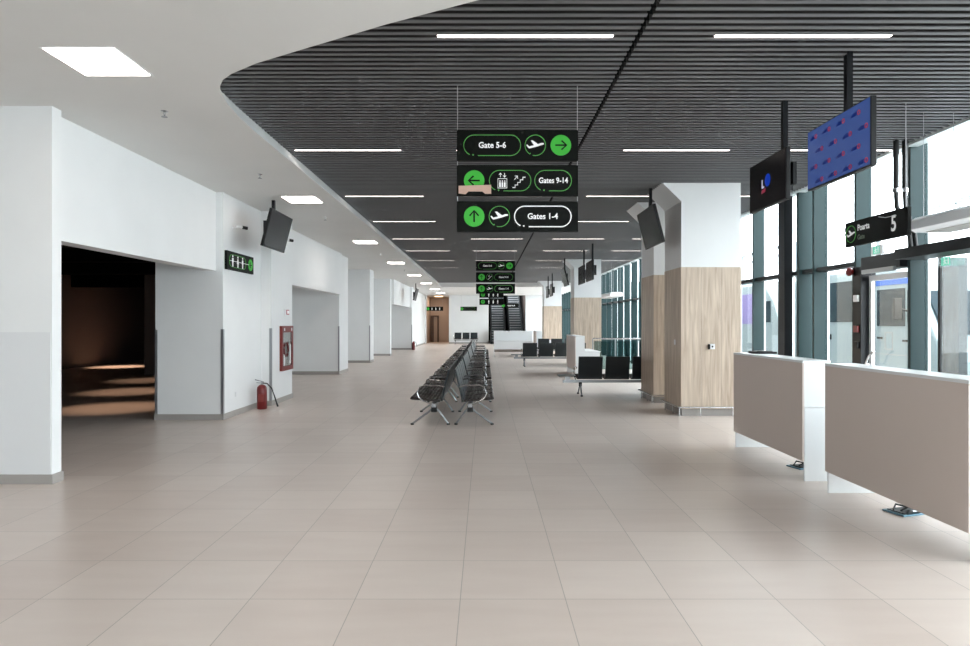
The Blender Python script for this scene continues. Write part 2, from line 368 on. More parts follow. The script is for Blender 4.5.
# emergency door in the bay 8.69 - 9.96
d = thing('door_2', '', '', (FX, 8.72, 0)); del d['label']; del d['category']; d['kind'] = 'structure'
MB().box(.08, .16, 0, .05, 0, 2.42).box(-.06, .16, .98, 1.21, 0, 2.42).box(-.06, .16, .07, .98, 2.34, 2.55).build('door_frame', 'postblack', d)
f = MB().box(.06, .1, .06, .09, .02, 2.28).box(.05, .1, .90, .96, .02, 2.28).box(.05, .1, .09, .90, 2.2, 2.28).box(.05, .1, .09, .90, .02, .12).build('door_leaf', 'offwhite', d)
MB().box(.07, .08, .09, .90, .12, 2.2).build('pane', 'glass', f)
MB().tube([(.0, .86, .98), (-.06, .86, .98), (-.06, .78, 1.10), (-.06, .66, 1.17)], .016).build('door_handle', 'steel', f)
MB().box(-.1, -.06, .15, .9, 2.3, 2.36).build('door_closer', 'greysteel', d)
# automatic door portal beside it
d = thing('door_3', '', '', (5.3, 8.42, 0)); del d['label']; del d['category']; d['kind'] = 'structure'
MB().box(0, .40, -3.6, 0, 2.40, 2.53).build('header_beam', 'postblack', d)
MB().box(.37, .41, -.32, -.28, 0, 2.40).box(.34, .44, -3.6, -3.5, 0, 2.4).build('door_frame', 'postblack', d)
MB().box(.41, .72, -.31, -.30, 0, 2.40).build('side_pane', 'greyglass', d)
MB().box(.38, .39, -1.8, -.34, 0, 2.40).build('sliding_pane', 'clear', d)

# ---------------------------------------------------------------- timber clad columns
def column(y0, label, twin=False):
    t = thing('column', label, 'column', (3.84, y0, 0), 0, 'timber clad columns')
    ctop = SLAT+.06
    MB().box(-.49, .49, .02, 1.0, 0, .12).build('plinth', 'base', t)
    MB().box(-.51, .51, 0, 1.02, .12, 2.53).build('wood_cladding', 'wood', t)
    MB().prism([(-.505, 2.53), (.505, 2.53), (.505, ctop), (-.85, ctop), (-.85, ctop-.03), (-.505, 3.65)], 'y', .005, 1.015).build('capital', 'wall', t)
    r = MB().tube([(-.56, -.05, .15), (.56, -.05, .15), (.56, 1.07, .15), (-.56, 1.07, .15)], .014, closed=True)
    for (px, py) in ((-.55, -.03), (-.2, -.05), (.35, -.05), (-.56, .3), (-.56, .8)): r.tube([(px, py, 0), (px, py, .15)], .011)
    r.build('bumper_rail', 'steel', t)
    for sx in (-.17, .17): MB().box(sx-.0015, sx+.0015, -.0015, .002, .13, 2.52).build('panel_joint', 'darkbrown', t)
    return t
column(11.04, 'nearest oak clad column with flared white capital beside the grey desks')
column(12.84, 'oak clad column standing directly behind the nearest column')
column(24.3, 'distant oak clad column behind the black bench and the hanging screens')
column(36.8, 'farthest oak clad column, just right of the escalators')
cc = thing('intercom', 'small white intercom box on the front of the nearest oak column', 'intercom', (3.84, 11.04, 1.17))
MB().box(-.04, .055, -.035, 0, -.035, .055).build('case', 'offwhite', cc, bevel=.005)
MB().box(-.055, -.035, -.06, 0, -.03, .05).build('bracket', 'black', cc)
MB().lathe([(.014, 0), (.014, -.006)], (.01, -.035, .01), axis='y').build('lens', 'black', cc)
tag(MB().box(3.322, 3.33, 11.35, 11.43, 1.2, 1.29).build('switch_plate', 'offwhite', bevel=.003), 'small switch plate on the left side of the nearest oak column', 'switch plate')

# ---------------------------------------------------------------- ceiling lamps
ords = ['nearest', 'second', 'third', 'fourth', 'fifth', 'sixth', 'seventh', 'eighth', 'ninth', 'tenth']
cols = [(-2.63, -1.16, 'left end of the slats'), (-.40, 1.07, 'mid hall above the signs'), (1.91, 3.38, 'left of the columns'), (4.22, 5.60, 'beside the glazing')]
proto = None
for ri, ly in enumerate(LY):
    g = round((ly-2.2)/PITCH-.5)*PITCH+2.2+PITCH/2
    for ci, (a, b_, nm) in enumerate(cols):
        if ri == 0 and ci == 0: continue
        lab = 'white linear lamp, %s row from camera, %s' % (ords[ri], nm)
        if proto is None:
            proto = thing('linear_ceiling_lamp', lab, 'ceiling lamp', (0, 0, 0), 0, 'linear lamps in the slat ceiling')
            MB().box(-.735, .735, -.026, .026, SLAT+.012, SLAT+.06).build('housing', 'offwhite', proto)
            MB().box(-.73, .73, -.021, .021, SLAT+.004, SLAT+.012).build('diffuser', 'lamp', proto)
            t = proto
        else: t = dup(proto, label=lab)
        t.location = ((a+b_)/2, g, 0)
proto = None
for i, ly in enumerate((5.3, 11.2, 17.1, 23.0, 28.9, 34.8, 40.7, 46.0)):
    lab = 'square white lamp recessed in the white soffit, %s along the left walls' % ords[i]
    if proto is None:
        proto = thing('square_ceiling_lamp', lab, 'ceiling lamp', (-3.145, ly, SOF), 0, 'square soffit lamps')
        MB().box(-.29, .29, -.29, .29, -.006, .03).build('frame', 'offwhite', proto)
        MB().box(-.275, .275, -.275, .275, -.009, -.006).build('diffuser', 'panel', proto)
    else: dup(proto, loc=(-3.145, ly, SOF), label=lab)
proto = None
for i, ly in enumerate((6.53, 9.3, 13.1, 16.5, 20.0, 26.0)):
    lab = 'small steel sprinkler head under the white soffit, %s from the camera' % ords[i]
    if proto is None:
        proto = thing('sprinkler', lab, 'sprinkler', (-3.22, ly, SOF), 0, 'sprinklers in the soffit')
        MB().lathe([(.035, 0), (.035, -.006), (.012, -.012), (.010, -.04)], n=12).build('rose', 'steel', proto)
        MB().lathe([(.006, -.04), (.008, -.055), (.03, -.058), (.03, -.062)], n=12).build('deflector', 'greysteel', proto)
    else: dup(proto, loc=(-3.22, ly, SOF), label=lab)

# ---------------------------------------------------------------- way-finding signs
PW, PH = 1.225, .31
def U(u): return (u-363)/650*PW
RR = 55/650*PW
def disc(p, u, ang, z=0):
    x = U(u); d = MB().prism(circ(x, z, RR, 28), 'y', -.027, -.02).build('green_disc', 'green', p)
    a = RR*.55; pts = lambda q: [(x+math.cos(ang)*c_-math.sin(ang)*s_, z+math.sin(ang)*c_+math.cos(ang)*s_) for c_, s_ in q]
    MB().ribbon(pts([(-a, 0), (a*.9, 0)]), .016, -.030, -.026).ribbon(pts([(a*.1, a*.8), (a, 0), (a*.1, -a*.8)]), .016, -.031, -.026).build('arrow', 'signblack', d)
def plane(p, x, z, sc=1.0, name='plane_symbol'):
    q = [(-.9, .1), (-.72, .12), (-.5, -.02), (-.05, .08), (-.42, .55), (-.22, .58), (.3, .18), (.72, .28), (.92, .25), (.86, .12), (.1, -.16), (-.55, -.3), (-.7, -.22)]
    s_ = RR*.95*sc
    pts = [(x+a*s_, z+b_*s_) for a, b_ in q]
    # split in two simple pieces: fuselage and wing
    fus = [(-.92, .02), (-.8, .06), (-.62, -.12), (-.1, .0), (.6, .22), (.85, .22), (.88, .1), (.2, -.12), (-.6, -.32), (-.72, -.26)]
    wing = [(-.12, -.02), (-.45, .48), (-.27, .5), (.28, .1)]
    mb = MB()
    for poly in (fus, wing): mb.prism([(x+a*s_, z+b_*s_) for a, b_ in poly], 'y', -.028, -.02)
    return mb.build(name, 'white', p)
def ring(p, u, z=0, m='greenline', pl=True):
    x = U(u)
    o = MB().ribbon(circ(x, z, RR, 40, -PI/2-.25+.0, -PI/2-.55+2*PI), .006, -.026, -.02).lathe([(.006, -.026), (.006, -.02)], (x-RR*.5, 0, z-RR*.8), 8, 'y').build('ring', m, p)
    if pl: plane(p, x, z)
    return o
def pill(p, u0, u1, z=0, m='greenline', w=.006):
    x0, x1 = U(u0)+RR, U(u1)-RR
    path = [(x0+.04, z-RR)] + [(x1, z-RR)] + circ(x1, z, RR, 14, -PI/2, PI/2) + circ(x0, z, RR, 14, PI/2, PI*1.36)
    return MB().ribbon(path, w, -.026, -.02).lathe([(.008, -.026), (.008, -.02)], (x0-.01, 0, z-RR*.93), 8, 'y').build('rounded_outline', m, p)
def sym_lift(p, x, z):
    mb = MB().ribbon([(x-.045, z-.075), (x+.045, z-.075), (x+.045, z+.02), (x-.045, z+.02)], .006, -.026, -.02, closed=True)
    for k in (-1, 0, 1): mb.lathe([(.007, -.026), (.007, -.02)], (x+k*.024, 0, z-.005), 8, 'y').box(x+k*.024-.008, x+k*.024+.008, -.026, -.02, z-.065, z-.017)
    for k, s_ in ((-.02, 1), (.022, -1)): mb.ribbon([(x+k, z+.035), (x+k, z+.075)], .006, -.026, -.02).ribbon([(x+k-.014, z+.055+s_*.004), (x+k, z+.055+s_*.022), (x+k+.014, z+.055+s_*.004)], .006, -.026, -.02)
    mb.build('lift_symbol', 'white', p)
def sym_stairs(p, x, z):
    path = []; 
    for k in range(5): path += [(x-.06+k*.026, z-.07+k*.026), (x-.034+k*.026, z-.07+k*.026)]
    MB().ribbon(path, .008, -.026, -.02).ribbon([(x-.04, z+.01), (x-.012, z+.045)], .006, -.026, -.02).ribbon([(x-.036, z+.046), (x-.01, z+.048), (x-.008, z+.02)], .006, -.026, -.02).build('stairs_symbol', 'white', p)
def sym_person(p, x, z, s_=1.0, skirt=False):
    mb = MB().lathe([(.016*s_, -.026), (.016*s_, -.02)], (x, 0, z+.065*s_), 10, 'y')
    if skirt: mb.prism([(x-.012*s_, z+.042*s_), (x+.012*s_, z+.042*s_), (x+.034*s_, z-.03*s_), (x-.034*s_, z-.03*s_)], 'y', -.026, -.02)
    else: mb.box(x-.022*s_, x+.022*s_, -.026, -.02, z-.02*s_, z+.042*s_)
    mb.box(x-.016*s_, x-.003*s_, -.026, -.02, z-.08*s_, z-.02*s_).box(x+.003*s_, x+.016*s_, -.026, -.02, z-.08*s_, z-.02*s_)
    mb.build('person_symbol', 'white', p)
def panel(t, z): return_ = MB().box(-PW/2, PW/2, -.02, .02, -PH/2, PH/2).build('panel', 'signblack', t, bevel=.003); return_.location = (0, 0, z); return return_
def wires(t, z0, x=PW/2-.006):
    for s_ in (-1, 1): MB().tube([(s_*x, 0, z0), (s_*x, 0, SLAT+.03)], .0035, 6).build('wire', 'wire', t)
PZ = [1.58+(323-145.9)*6.58/650, 1.58+(323-181.1)*6.58/650, 1.58+(323-216.8)*6.58/650]
def tri_sign(Y, lab, variant=0, dx=.328):
    t = thing('hanging_sign', lab, 'sign', (dx, Y, 0), 0, 'triple hanging signs')
    wires(t, PZ[2])
    a = panel(t, PZ[0]); pill(a, 75, 380); text('Gate 5-6', .082, U(228), 0, -.022, 'white', a, sx=.95); ring(a, 458); disc(a, 595, 0)
    b_ = panel(t, PZ[1]); disc(b_, 131, PI if variant == 0 else PI/2)
    if variant == 0:
        pill(b_, 212, 435); sym_lift(b_, U(282), 0); sym_stairs(b_, U(368), .0); pill(b_, 455, 652); text('Gates 9-14', .078, U(555), 0, -.022, 'white', b_, sx=.85)
        MB().prism([(U(48), -.055), (U(222), -.045), (U(222), -.135), (U(190), -.135), (U(175), -.112), (U(100), -.112), (U(85), -.14), (U(48), -.132)], 'y', -.036, -.032).build('masking_tape', 'tape', b_)
    else:
        ring(b_, 266, pl=False); sym_stairs(b_, U(266), 0); pill(b_, 347, 650); text('Gates 9-14', .078, U(498), 0, -.022, 'white', b_, sx=.85)
    c = panel(t, PZ[2]); disc(c, 131, PI/2); ring(c, 266); pill(c, 347, 650, m='white' if variant == 0 else 'greenline', w=.010); text('Gates 1-4', .082, U(498), 0, -.022, 'white', c, sx=.95)
    return t
tri_sign(6.58, 'nearest hanging sign, three black panels with green arrow discs and a strip of tape')
tri_sign(20.4, 'second hanging sign of three small black panels, below and behind the nearest one', 1, .33)
def restroom(p, disc_u=600):
    pill(p, 70, 500); 
    for k, u in enumerate((160, 280, 400)): sym_person(p, U(u), 0, 1.1, k == 1)
    disc(p, disc_u, PI/2)
t = thing('hanging_sign', 'farthest triple hanging sign, just below the second one in front of the escalators', 'sign', (.33, 33, 0), 0, 'triple hanging signs')
wires(t, PZ[2])
for k in range(3):
    a = panel(t, PZ[k]); disc(a, 131, PI/2)
    for q, u in enumerate((290, 410, 530)): sym_person(a, U(u), 0, 1.2, q == 1)
def single(name, lab, loc, rz=0, hang=True):
    t = thing(name, lab, 'sign', loc, rz)
    if hang:
        for s_ in (-1, 1): MB().tube([(s_*.55, 0, PH/2), (s_*.55, 0, (SOF if hang is True else hang)-loc[2])], .004, 6).build('wire', 'wire', t)
    a = panel(t, 0); return t, a
# toilets sign on the left pier
t, a = single('wall_sign', 'black pictogram sign with three figures and green disc on the left pier', (-4.247, 11.26, 2.62), PI/2, False)
pill(a, 90, 480)
for k, u in enumerate((165, 285, 400)): sym_person(a, U(u), 0, 1.2, k == 1)
MB().box(U(100), U(600), -.027, -.02, -.004, .004).build('white_line', 'white', a)
disc(a, 600, PI)
# gate 5
t, a = single('gate_sign', 'black sign reading gate five hanging beside the glazing', (4.6, 7.655, 2.69), -PI/2, SLAT+.03)
ring(a, 110); plane_x = U(110)
text('Poarta', .105, U(185), .055, -.022, 'white', a, align='LEFT', sx=.9); text('Gate', .085, U(185), -.06, -.022, 'dimgreen', a, align='LEFT', sx=.9)
text('5', .25, U(560), 0, -.022, 'white', a, sx=.8)
MB().tube([(U(430), -.04, .12), (U(500), -.045, .09), (U(600), -.04, .085)], .004, 6).build('cable_tie', 'offwhite', a)
t, a = single('hanging_sign', 'small black sign hanging before the wooden lift lobby at the far end', (-3.7, 48.0, 2.63))
for k, u in enumerate((90, 250, 400, 550)): (disc(a, u, PI/2) if k == 0 else sym_person(a, U(u), 0, 1.3, k == 2))
t, a = single('hanging_sign', 'small black sign hanging above the three chairs at the end wall', (-1.2, 48.0, 2.63))
disc(a, 100, PI/2); pill(a, 200, 600)
t, a = single('hanging_sign', 'small green and black sign hanging in front of the right escalator', (1.8, 46.5, 2.82))
disc(a, 100, PI/2); text('Gates 9-14', .12, U(400), 0, -.022, 'white', a)
# green running man exit signs
for (x, y0, z, lab) in ((5.59, 9.25, 2.616, 'small green running man exit sign on top of the emergency door frame'), (5.62, 7.9, 2.33, 'small green exit sign below the beam of the sliding door')):
    t = thing('exit_sign', lab, 'exit sign', (x, y0, z), -PI/2)
    MB().box(-.13, .13, -.02, .02, -.065, .065).build('case', 'clear' if y0 < 8 else 'offwhite', t, bevel=.004)
    MB().box(-.075, .075, -.025, -.02, -.05, .05).build('green_face', mat('exit_green', (.1, .4, .3), .4, emit=(.1, .5, .35), es=.5), t)
    MB().lathe([(.009, -.03), (.009, -.025)], (-.015, 0, .03), 8, 'y').ribbon([(-.015, .015), (0, -.012), (-.03, -.035)], .01, -.03, -.025).ribbon([(0, -.012), (.022, -.035)], .01, -.03, -.025).ribbon([(.03, .01), (-.005, .012), (-.035, -.005)], .008, -.03, -.025).box(.045, .06, -.03, -.025, -.04, .04).build('running_man', 'white', t)

# ---------------------------------------------------------------- hanging screens
def tv(lab, loc, rz, w, h, tilt=0, poleoff=0, ceil=SLAT, lit=None, z=None, grp='hanging screens'):
    """origin at the middle of the screen front; faces local -Y"""
    t = thing('hanging_screen', lab, 'screen', loc, rz, grp)
    b_ = MB().box(-w/2, w/2, 0, .05, -h/2, h/2).build('casing', 'black', t, bevel=.006); b_.rotation_euler = (tilt, 0, 0)
    MB().box(-w/2+.012, w/2-.012, -.002, .002, -h/2+.016, h/2-.012).build('screen', 'screenblue' if lit == 'blue' else 'screen', b_)
    MB().box(-w*.25, w*.25, .05, .075, -h*.28, h*.28).build('rear_box', 'black', b_)
    top = ceil-loc[2]
    MB().box(poleoff-.03, poleoff+.03, .0, .05, h/2-.02, top+.02).build('pole', 'postblack', t)
    MB().box(poleoff-.10, poleoff+.10, .07, .11, -.12, .12).box(poleoff-.13, poleoff-.09, .08, .16, -.15, .15).build('bracket', 'postblack', t)
    if lit == 'blue':
        for r in range(4):
            for c_ in range(4):
                x = -w/2+.13+c_*.24+(.11 if r % 2 else 0); zz = h/2-.09-r*.145
                if x > w/2-.09: continue
                g = text('BLUE AIR'[:4].lower(), .001, 0, 0, 0, 'logoblue', b_) if False else None
                MB().prism([(x-.075, zz-.016), (x+.01, zz-.016), (x+.01, zz+.014), (x-.03, zz+.022), (x-.05, zz+.006), (x-.075, zz+.006)], 'y', -.005, -.002).build('screen_mark', 'logoblue', b_)
                MB().ribbon(circ(x+.04, zz+.002, .018, 14), .010, -.005, -.002, closed=True).build('screen_mark', 'logored', b_)
    if lit == 'logo':
        MB().prism(circ(.03, .02, .072, 20), 'y', -.004, -.002).build('screen_mark', 'logobright', b_)
        MB().prism([(-.12, -.05), (-.10, -.05), (-.10, .05), (-.12, .05)], 'y', -.006, -.002).box(-.12, -.06, -.006, -.002, -.05, -.03).build('screen_mark', 'logowhite', b_)
        MB().prism([(-.13, -.11), (-.03, -.10), (-.02, -.06), (-.12, -.07)], 'y', -.006, -.002).build('screen_mark', 'logored', b_)
    return t
tv('large lit blue screen with rows of small logos hanging at upper right', (3.2, 5.92, 3.178), -PI/2, 1.06, .585, lit='blue', poleoff=.15)
tv('dark hanging screen with a small blue logo, left of the lit blue screen', (3.2, 7.385, 3.178), -PI/2, .95, .56, lit='logo', poleoff=.385)
tv('dark tilted screen hanging beside the left pier above the extinguisher', (-3.65, 11.5, 3.193), PI/2, 1.16, .655, tilt=.25, ceil=SOF, poleoff=-.2)
tv('dark tilted screen hanging in front of the second oak column', (2.90, 11.5, 3.26), -PI/2, 1.16, .665, tilt=.25, poleoff=0)
tv('dark hanging screen right of the distant oak column, nearer of that pair', (3.2, 20.0, 3.178), -PI/2, 1.25, .6, poleoff=.5)
tv('dark hanging screen by the distant oak column, further of that pair', (3.2, 21.7, 3.178), -PI/2, 1.25, .6, poleoff=.5)
tv('dark tilted screen hanging just left of the distant oak column', (2.90, 23.9, 3.26), -PI/2, 1.16, .665, tilt=.25)
tv('tiny dark hanging screen before the farthest oak column, nearer of two', (3.2, 31.6, 3.178), -PI/2, 1.1, .6, poleoff=.4)
tv('tiny dark hanging screen before the farthest oak column, further of two', (3.2, 33.6, 3.178), -PI/2, 1.1, .6, poleoff=.4)
tv('dark tilted screen far down the left wall near the lift lobby', (-3.7, 35, 3.1), PI/2, 1.16, .655, tilt=.25, ceil=SOF)

# ---------------------------------------------------------------- wall-mounted things on the left
def cctv(loc, lab, s_=1):
    t = thing('security_camera', lab, 'security camera', loc, 0, 'wall cameras')
    t.scale = (.72, .72, .72)
    MB().lathe([(.05, 0), (.05, .02), (.02, .03)], axis='x', n=14).tube([(.02, 0, 0), (.12, .0, .01), (.16, .05*s_, .03)], .014).build('wall_mount', 'offwhite', t)
    MB().tube([(.10, -.02, .03), (.22, .09, .02)], .032, 12).build('camera_body', 'offwhite', t)
    MB().tube([(.20, .07, .022), (.29, .15, .01)], .040, 12).build('hood', 'black', t)
cctv((-4.27, 11.0, 3.19), 'white security camera with black hood on the left pier above the pictogram sign')
cctv((-4.08, 13.0, 3.23), 'small security camera on the left wall just past the hanging screen')
t = thing('alarm_box', 'small red and white lit box on the wall above the fire cabinet', 'alarm box', (-4.08, 13.3, 1.80))
MB().box(0, .04, -.10, .10, -.07, .07).build('case', 'offwhite', t, bevel=.005)
MB().box(.04, .05, -.08, .08, -.05, .05).build('red_rim', 'logored', t)
MB().box(.05, .056, -.055, .055, -.03, .03).build('lamp_face', 'white', t)
t = thing('fire_cabinet', 'red fire hose cabinet with glazed door on the left wall', 'fire cabinet', (-4.08, 13.28, .62))
c_ = MB().box(0, .01, -.37, .37, 0, .90).build('back_plate', 'dullred', t)
fr = MB()
for a in ((-.37, -.30, 0, .90), (.30, .37, 0, .90), (-.30, .30, 0, .09), (-.30, .30, .77, .90)): fr.box(.01, .055, *a)
dr = fr.build('door_frame', 'dullred', t)
MB().box(.045, .048, -.30, .30, .09, .77).build('pane', 'clear', dr)
MB().box(.01, .012, -.30, .30, .09, .77).build('lining', 'base', t)
MB().tube([(.03, .14*math.cos(a_*.5)-.05, .42+.14*math.sin(a_*.5)) for a_ in range(13)], .02, 8, closed=True).build('hose', 'dullred', t)
MB().lathe([(.02, .12), (.028, .14), (.028, .5), (.012, .55), (.012, .6)], (.03, .19, 0), 10).build('bottle', 'offwhite', t)
MB().lathe([(.02, .10), (.028, .12), (.028, .3), (.012, .33)], (.03, -.2, 0), 10).build('nozzle', 'offwhite', t)
for k in (-.25, .23): MB().box(.055, .058, k, k+.05, .80, .86).build('label_plate', 'offwhite', dr)
t = thing('fire_extinguisher', 'red fire extinguisher with black hose standing on the floor by the left pier', 'fire extinguisher', (-4.10, 11.95, 0))
MB().lathe([(.08, 0), (.09, .012), (.09, .36), (.082, .405), (.055, .435), (.025, .45)], n=22).build('cylinder', 'red', t, smooth=True)
MB().lathe([(.022, .45), (.022, .49), (.012, .5)], n=12).build('valve', 'greysteel', t)
MB().prism([(-.13, .53), (-.125, .545), (.03, .505), (.03, .49)], 'y', -.012, .012).box(-.10, .02, -.01, .01, .475, .487).build('lever', 'greysteel', t)
MB().tube([(.02, 0, .475), (.10, -.02, .47), (.19, -.03, .38), (.25, -.04, .22), (.29, -.05, .10)], .012, 8).tube([(.285, -.05, .12), (.31, -.05, .05)], [.013, .02], 8).build('hose', 'rubber', t)
MB().box(-.04, .06, -.093, -.088, .14, .28).build('label_plate', mat('faded_red_label', (.22, .03, .025), .5), t)
t = thing('fire_extinguisher', 'tiny red fire extinguisher at the far end of the left wall', 'fire extinguisher', (-4.2, 38.2, 0))
MB().lathe([(.08, 0), (.09, .012), (.09, .40), (.055, .46), (.022, .5)], n=12).build('cylinder', 'red', t)
MB().tube([(.02, 0, .49), (.14, 0, .45), (.2, 0, .2)], .013, 6).build('hose', 'rubber', t)
for (x, y0, z, l) in ((-4.27, 11.1, .32, 'white wall socket low on the left pier behind the extinguisher'), (-4.57, 26.1, 1.15, 'small light switch on the distant left pier')):
    tag(MB().box(x, x+.008, y0, y0+.08, z, z+.08).build('wall_socket', 'offwhite', bevel=.002), l, 'socket')

# ---------------------------------------------------------------- airport benches
def make_bench(n, lab, grp, width=.62, ends_table=False, upright=False):
    t = thing('tandem_bench', lab, 'bench', (0, 0, 0), 0, grp); Lb = n*width
    MB().box(-Lb/2, Lb/2, -.15, -.08, .28, .34).build('beam', 'greysteel', t, bevel=.005)
    prof_t = []
    for i in range(9):
        y0 = -.02-.41*i/8; z0 = .385+.045*(i/8)
        prof_t += [(y0, z0+.004), (y0-.02, z0+.016), (y0-.04, z0+.006)]
    prof = prof_t + [(-.478, .425), (-.485, .405), (-.46, .395), (-.02, .36)]
    sm = MB().prism(prof, 'x', -.27, .27).build('seat', 'seatpad', t)
    bp = [(-.01, .37), (-.005, .44), (.10, .85), (.115, .865), (.13, .855), (.125, .84), (.025, .42), (.02, .365)]
    bmsh = MB().prism(bp, 'x', -.26, .26).build('backrest', 'seat', t, bevel=.006)
    seats = []
    for k in range(n):
        x = -Lb/2+width*(k+.5)
        for q in (sm, bmsh):
            o = q if k == 0 else q.copy()
            if k: C.objects.link(o)
            o.location = (x, 0, 0)
    legs = [-Lb/2+.1, Lb/2-.1] if n < 5 else [-Lb/2+.1, 0, Lb/2-.1]
    lg = MB().tube([(0, -.10, .30), (0, -.20, .20), (0, -.45, .02)], .016, 8).tube([(0, -.13, .30), (0, -.03, .20), (0, .10, .02)], .016, 8).lathe([(.024, 0), (.024, .02)], (0, -.455, 0), 10).lathe([(.024, 0), (.024, .02)], (0, .105, 0), 10).build('leg', 'greysteel', t)
    MB().box(-.03, .03, -.16, -.07, .20, .29).build('leg_hub', 'black', lg)
    MB().lathe([(.027, 0), (.027, .024)], (0, -.455, 0), 10).build('foot_cap', 'black', lg)
    MB().lathe([(.027, 0), (.027, .024)], (0, .105, 0), 10).build('foot_cap', 'black', lg)
    ar = MB().tube([(0, .05, .60), (0, -.02, .62), (0, -.27, .625), (0, -.33, .60), (0, -.37, .50), (0, -.34, .43), (0, -.27, .38), (0, -.14, .33)], .013, 8).build('armrest', 'steel', t)
    for k, x in enumerate(legs):
        o = lg if k == 0 else dup(lg, t)
        o.location = (x, 0, 0)
    arms = [-Lb/2-.0, Lb/2] if n < 5 else [-Lb/2, -Lb/2+2*width, -Lb/2+3*width, Lb/2]
    for k, x in enumerate(arms):
        o = ar if k == 0 else ar.copy()
        if k: C.objects.link(o)
        o.location = (x, 0, 0)
    return t
bench = None
names = ['nearest', 'second', 'third', 'fourth', 'fifth']
for i, y0 in enumerate((10.0, 13.65, 17.3, 21.3, 24.95)):
    for side, x, rz in (('right', -.345, PI/2), ('left', -.675, -PI/2)):
        lab = '%s black five-seat bench of the back-to-back row, %s' % (names[i], 'seats facing the glazing' if side == 'right' else 'seats facing the left wall')
        # shift so that the tops of the two backs meet
        if bench is None: bench = make_bench(5, lab, 'benches in the long central row'); t = bench
        else: t = dup(bench, label=lab)
        # local -Y is the front: rz=+90deg -> front faces +X
        t.location = (x, y0+1.55, 0); t.rotation_euler = (0, 0, rz)
b4 = make_bench(4, 'black bench with side table seen from behind, left of the oak columns', 'cross benches', .585)
b4.location = (1.98+1.17, 14.08, 0); b4.rotation_euler = (0, 0, PI)
MB().box(1.17, 1.55, -.40, .0, .42, .44).build('side_table', 'seat', b4, bevel=.005)
MB().box(1.17, 1.45, -.15, -.08, .28, .34).box(1.3, 1.4, -.14, -.09, .34, .42).build('table_arm', 'greysteel', b4)
b3 = dup(b4, loc=(1.15+1.35, 23.55, 0), label='distant black bench seen from behind in the middle of the hall')
b5 = make_bench(3, 'row of three black seats against the white end wall', 'end wall benches', .6)
b5.location = (-1.42, 48.6, 0)
b6 = dup(b5, loc=(3.3, 30.0, 0), rz=PI, label='three far black seats to the right of the distant white desk'); 

# ---------------------------------------------------------------- gate desks
def desk(lab, loc, rz=0, L=1.8, grp='gate desks'):
    """front faces -X, length along +Y"""
    t = thing('gate_desk', lab, 'desk', loc, rz, grp)
    MB().box(0, .018, .0, L, .20, 1.18).build('front_panel', 'deskfront', t)
    MB().box(0, .28, -.005, L+.005, 1.18, 1.205).build('top', 'deskwhite', t, bevel=.002)
    MB().box(.018, .28, .02, L-.02, .735, .755).box(.262, .28, .02, L-.02, .755, 1.18).build('riser', 'deskwhite', t)
    for yy in (0.0, L-.02):
        MB().box(.018, .28, yy, yy+.02, .735, 1.18).build('upper_gable', 'deskwhite', t)
        MB().box(.022, .72, yy, yy+.02, 0, .73).build('lower_gable', 'deskwhite', t)
    MB().box(.28, .74, 0, L, .73, .755).build('worktop', 'deskwhite', t, bevel=.002)
    MB().box(.69, .71, .02, L-.02, .35, .73).build('modesty_panel', 'deskwhite', t)
    return t
desk('nearest taupe fronted gate desk cut by the right edge of the picture', (3.17, 4.26, 0))
desk('taupe fronted gate desk before the nearest oak column', (3.17, 6.49, 0))
desk('distant gate desk between the two black benches, left of the oak columns', (2.62, 18.9, 0), L=2.0)
desk('far white desk facing the hall in front of the escalators', (.42, 31.0, 0), -PI/2, 1.8)
desk('far narrow white desk end right of the desk at the escalators', (2.42, 30.8, 0), 0, 1.8)
bpy.data.objects[-1] if False else None
def floor_box(loc, rz, lab):
    t = thing('floor_socket_box', lab, 'socket box', loc, rz, 'open floor boxes')
    MB().box(-.13, .13, -.10, .10, .0, .014).build('frame', 'outletblue', t, bevel=.003)
    MB().box(-.10, .10, -.08, .08, .014, .02).build('socket_insert', 'black', t)
    l = MB().box(-.13, .0, -.005, .005, .0, .06).build('lid', 'greysteel', t); l.location = (.06, -.08, .02); l.rotation_euler = (1.0, 0, 0)
    MB().tube([(-.10, .02, .03), (-.04, .05, .06), (.03, .0, .045), (.09, -.03, .03)], .008, 6).tube([(-.08, -.03, .03), (0, -.05, .07), (.06, .02, .03)], .007, 6).build('cable', 'rubber', t)
floor_box((3.50, 5.42, 0), .3, 'open floor socket box with cables under the nearest desk')
floor_box((3.48, 7.12, 0), .3, 'open floor socket box half hidden under the second desk')
tag(MB().box(3.30, 3.55, 7.9, 8.15, 1.205, 1.23).box(3.33, 3.52, 7.95, 8.1, 1.23, 1.238).build('scanner', 'black', bevel=.004), 'flat black device lying on the second desk', 'scanner')

# glass barrier by the far gates
t = thing('glass_barrier', 'teal glass barrier with steel rails behind the black bench', 'barrier', (3.45, 20.8, 0))
for k in range(4): MB().tube([(k*.72, 0, 0), (k*.72, 0, 1.08)], .02, 8).build('post', 'greysteel', t)
MB().tube([(0, 0, 1.08), (2.16, 0, 1.08)], .022, 8).build('handrail', 'steel', t)
for k in range(3): MB().box(k*.72+.04, k*.72+.68, -.006, .006, .1, 1.0).build('glass_panel', 'rglass', t)

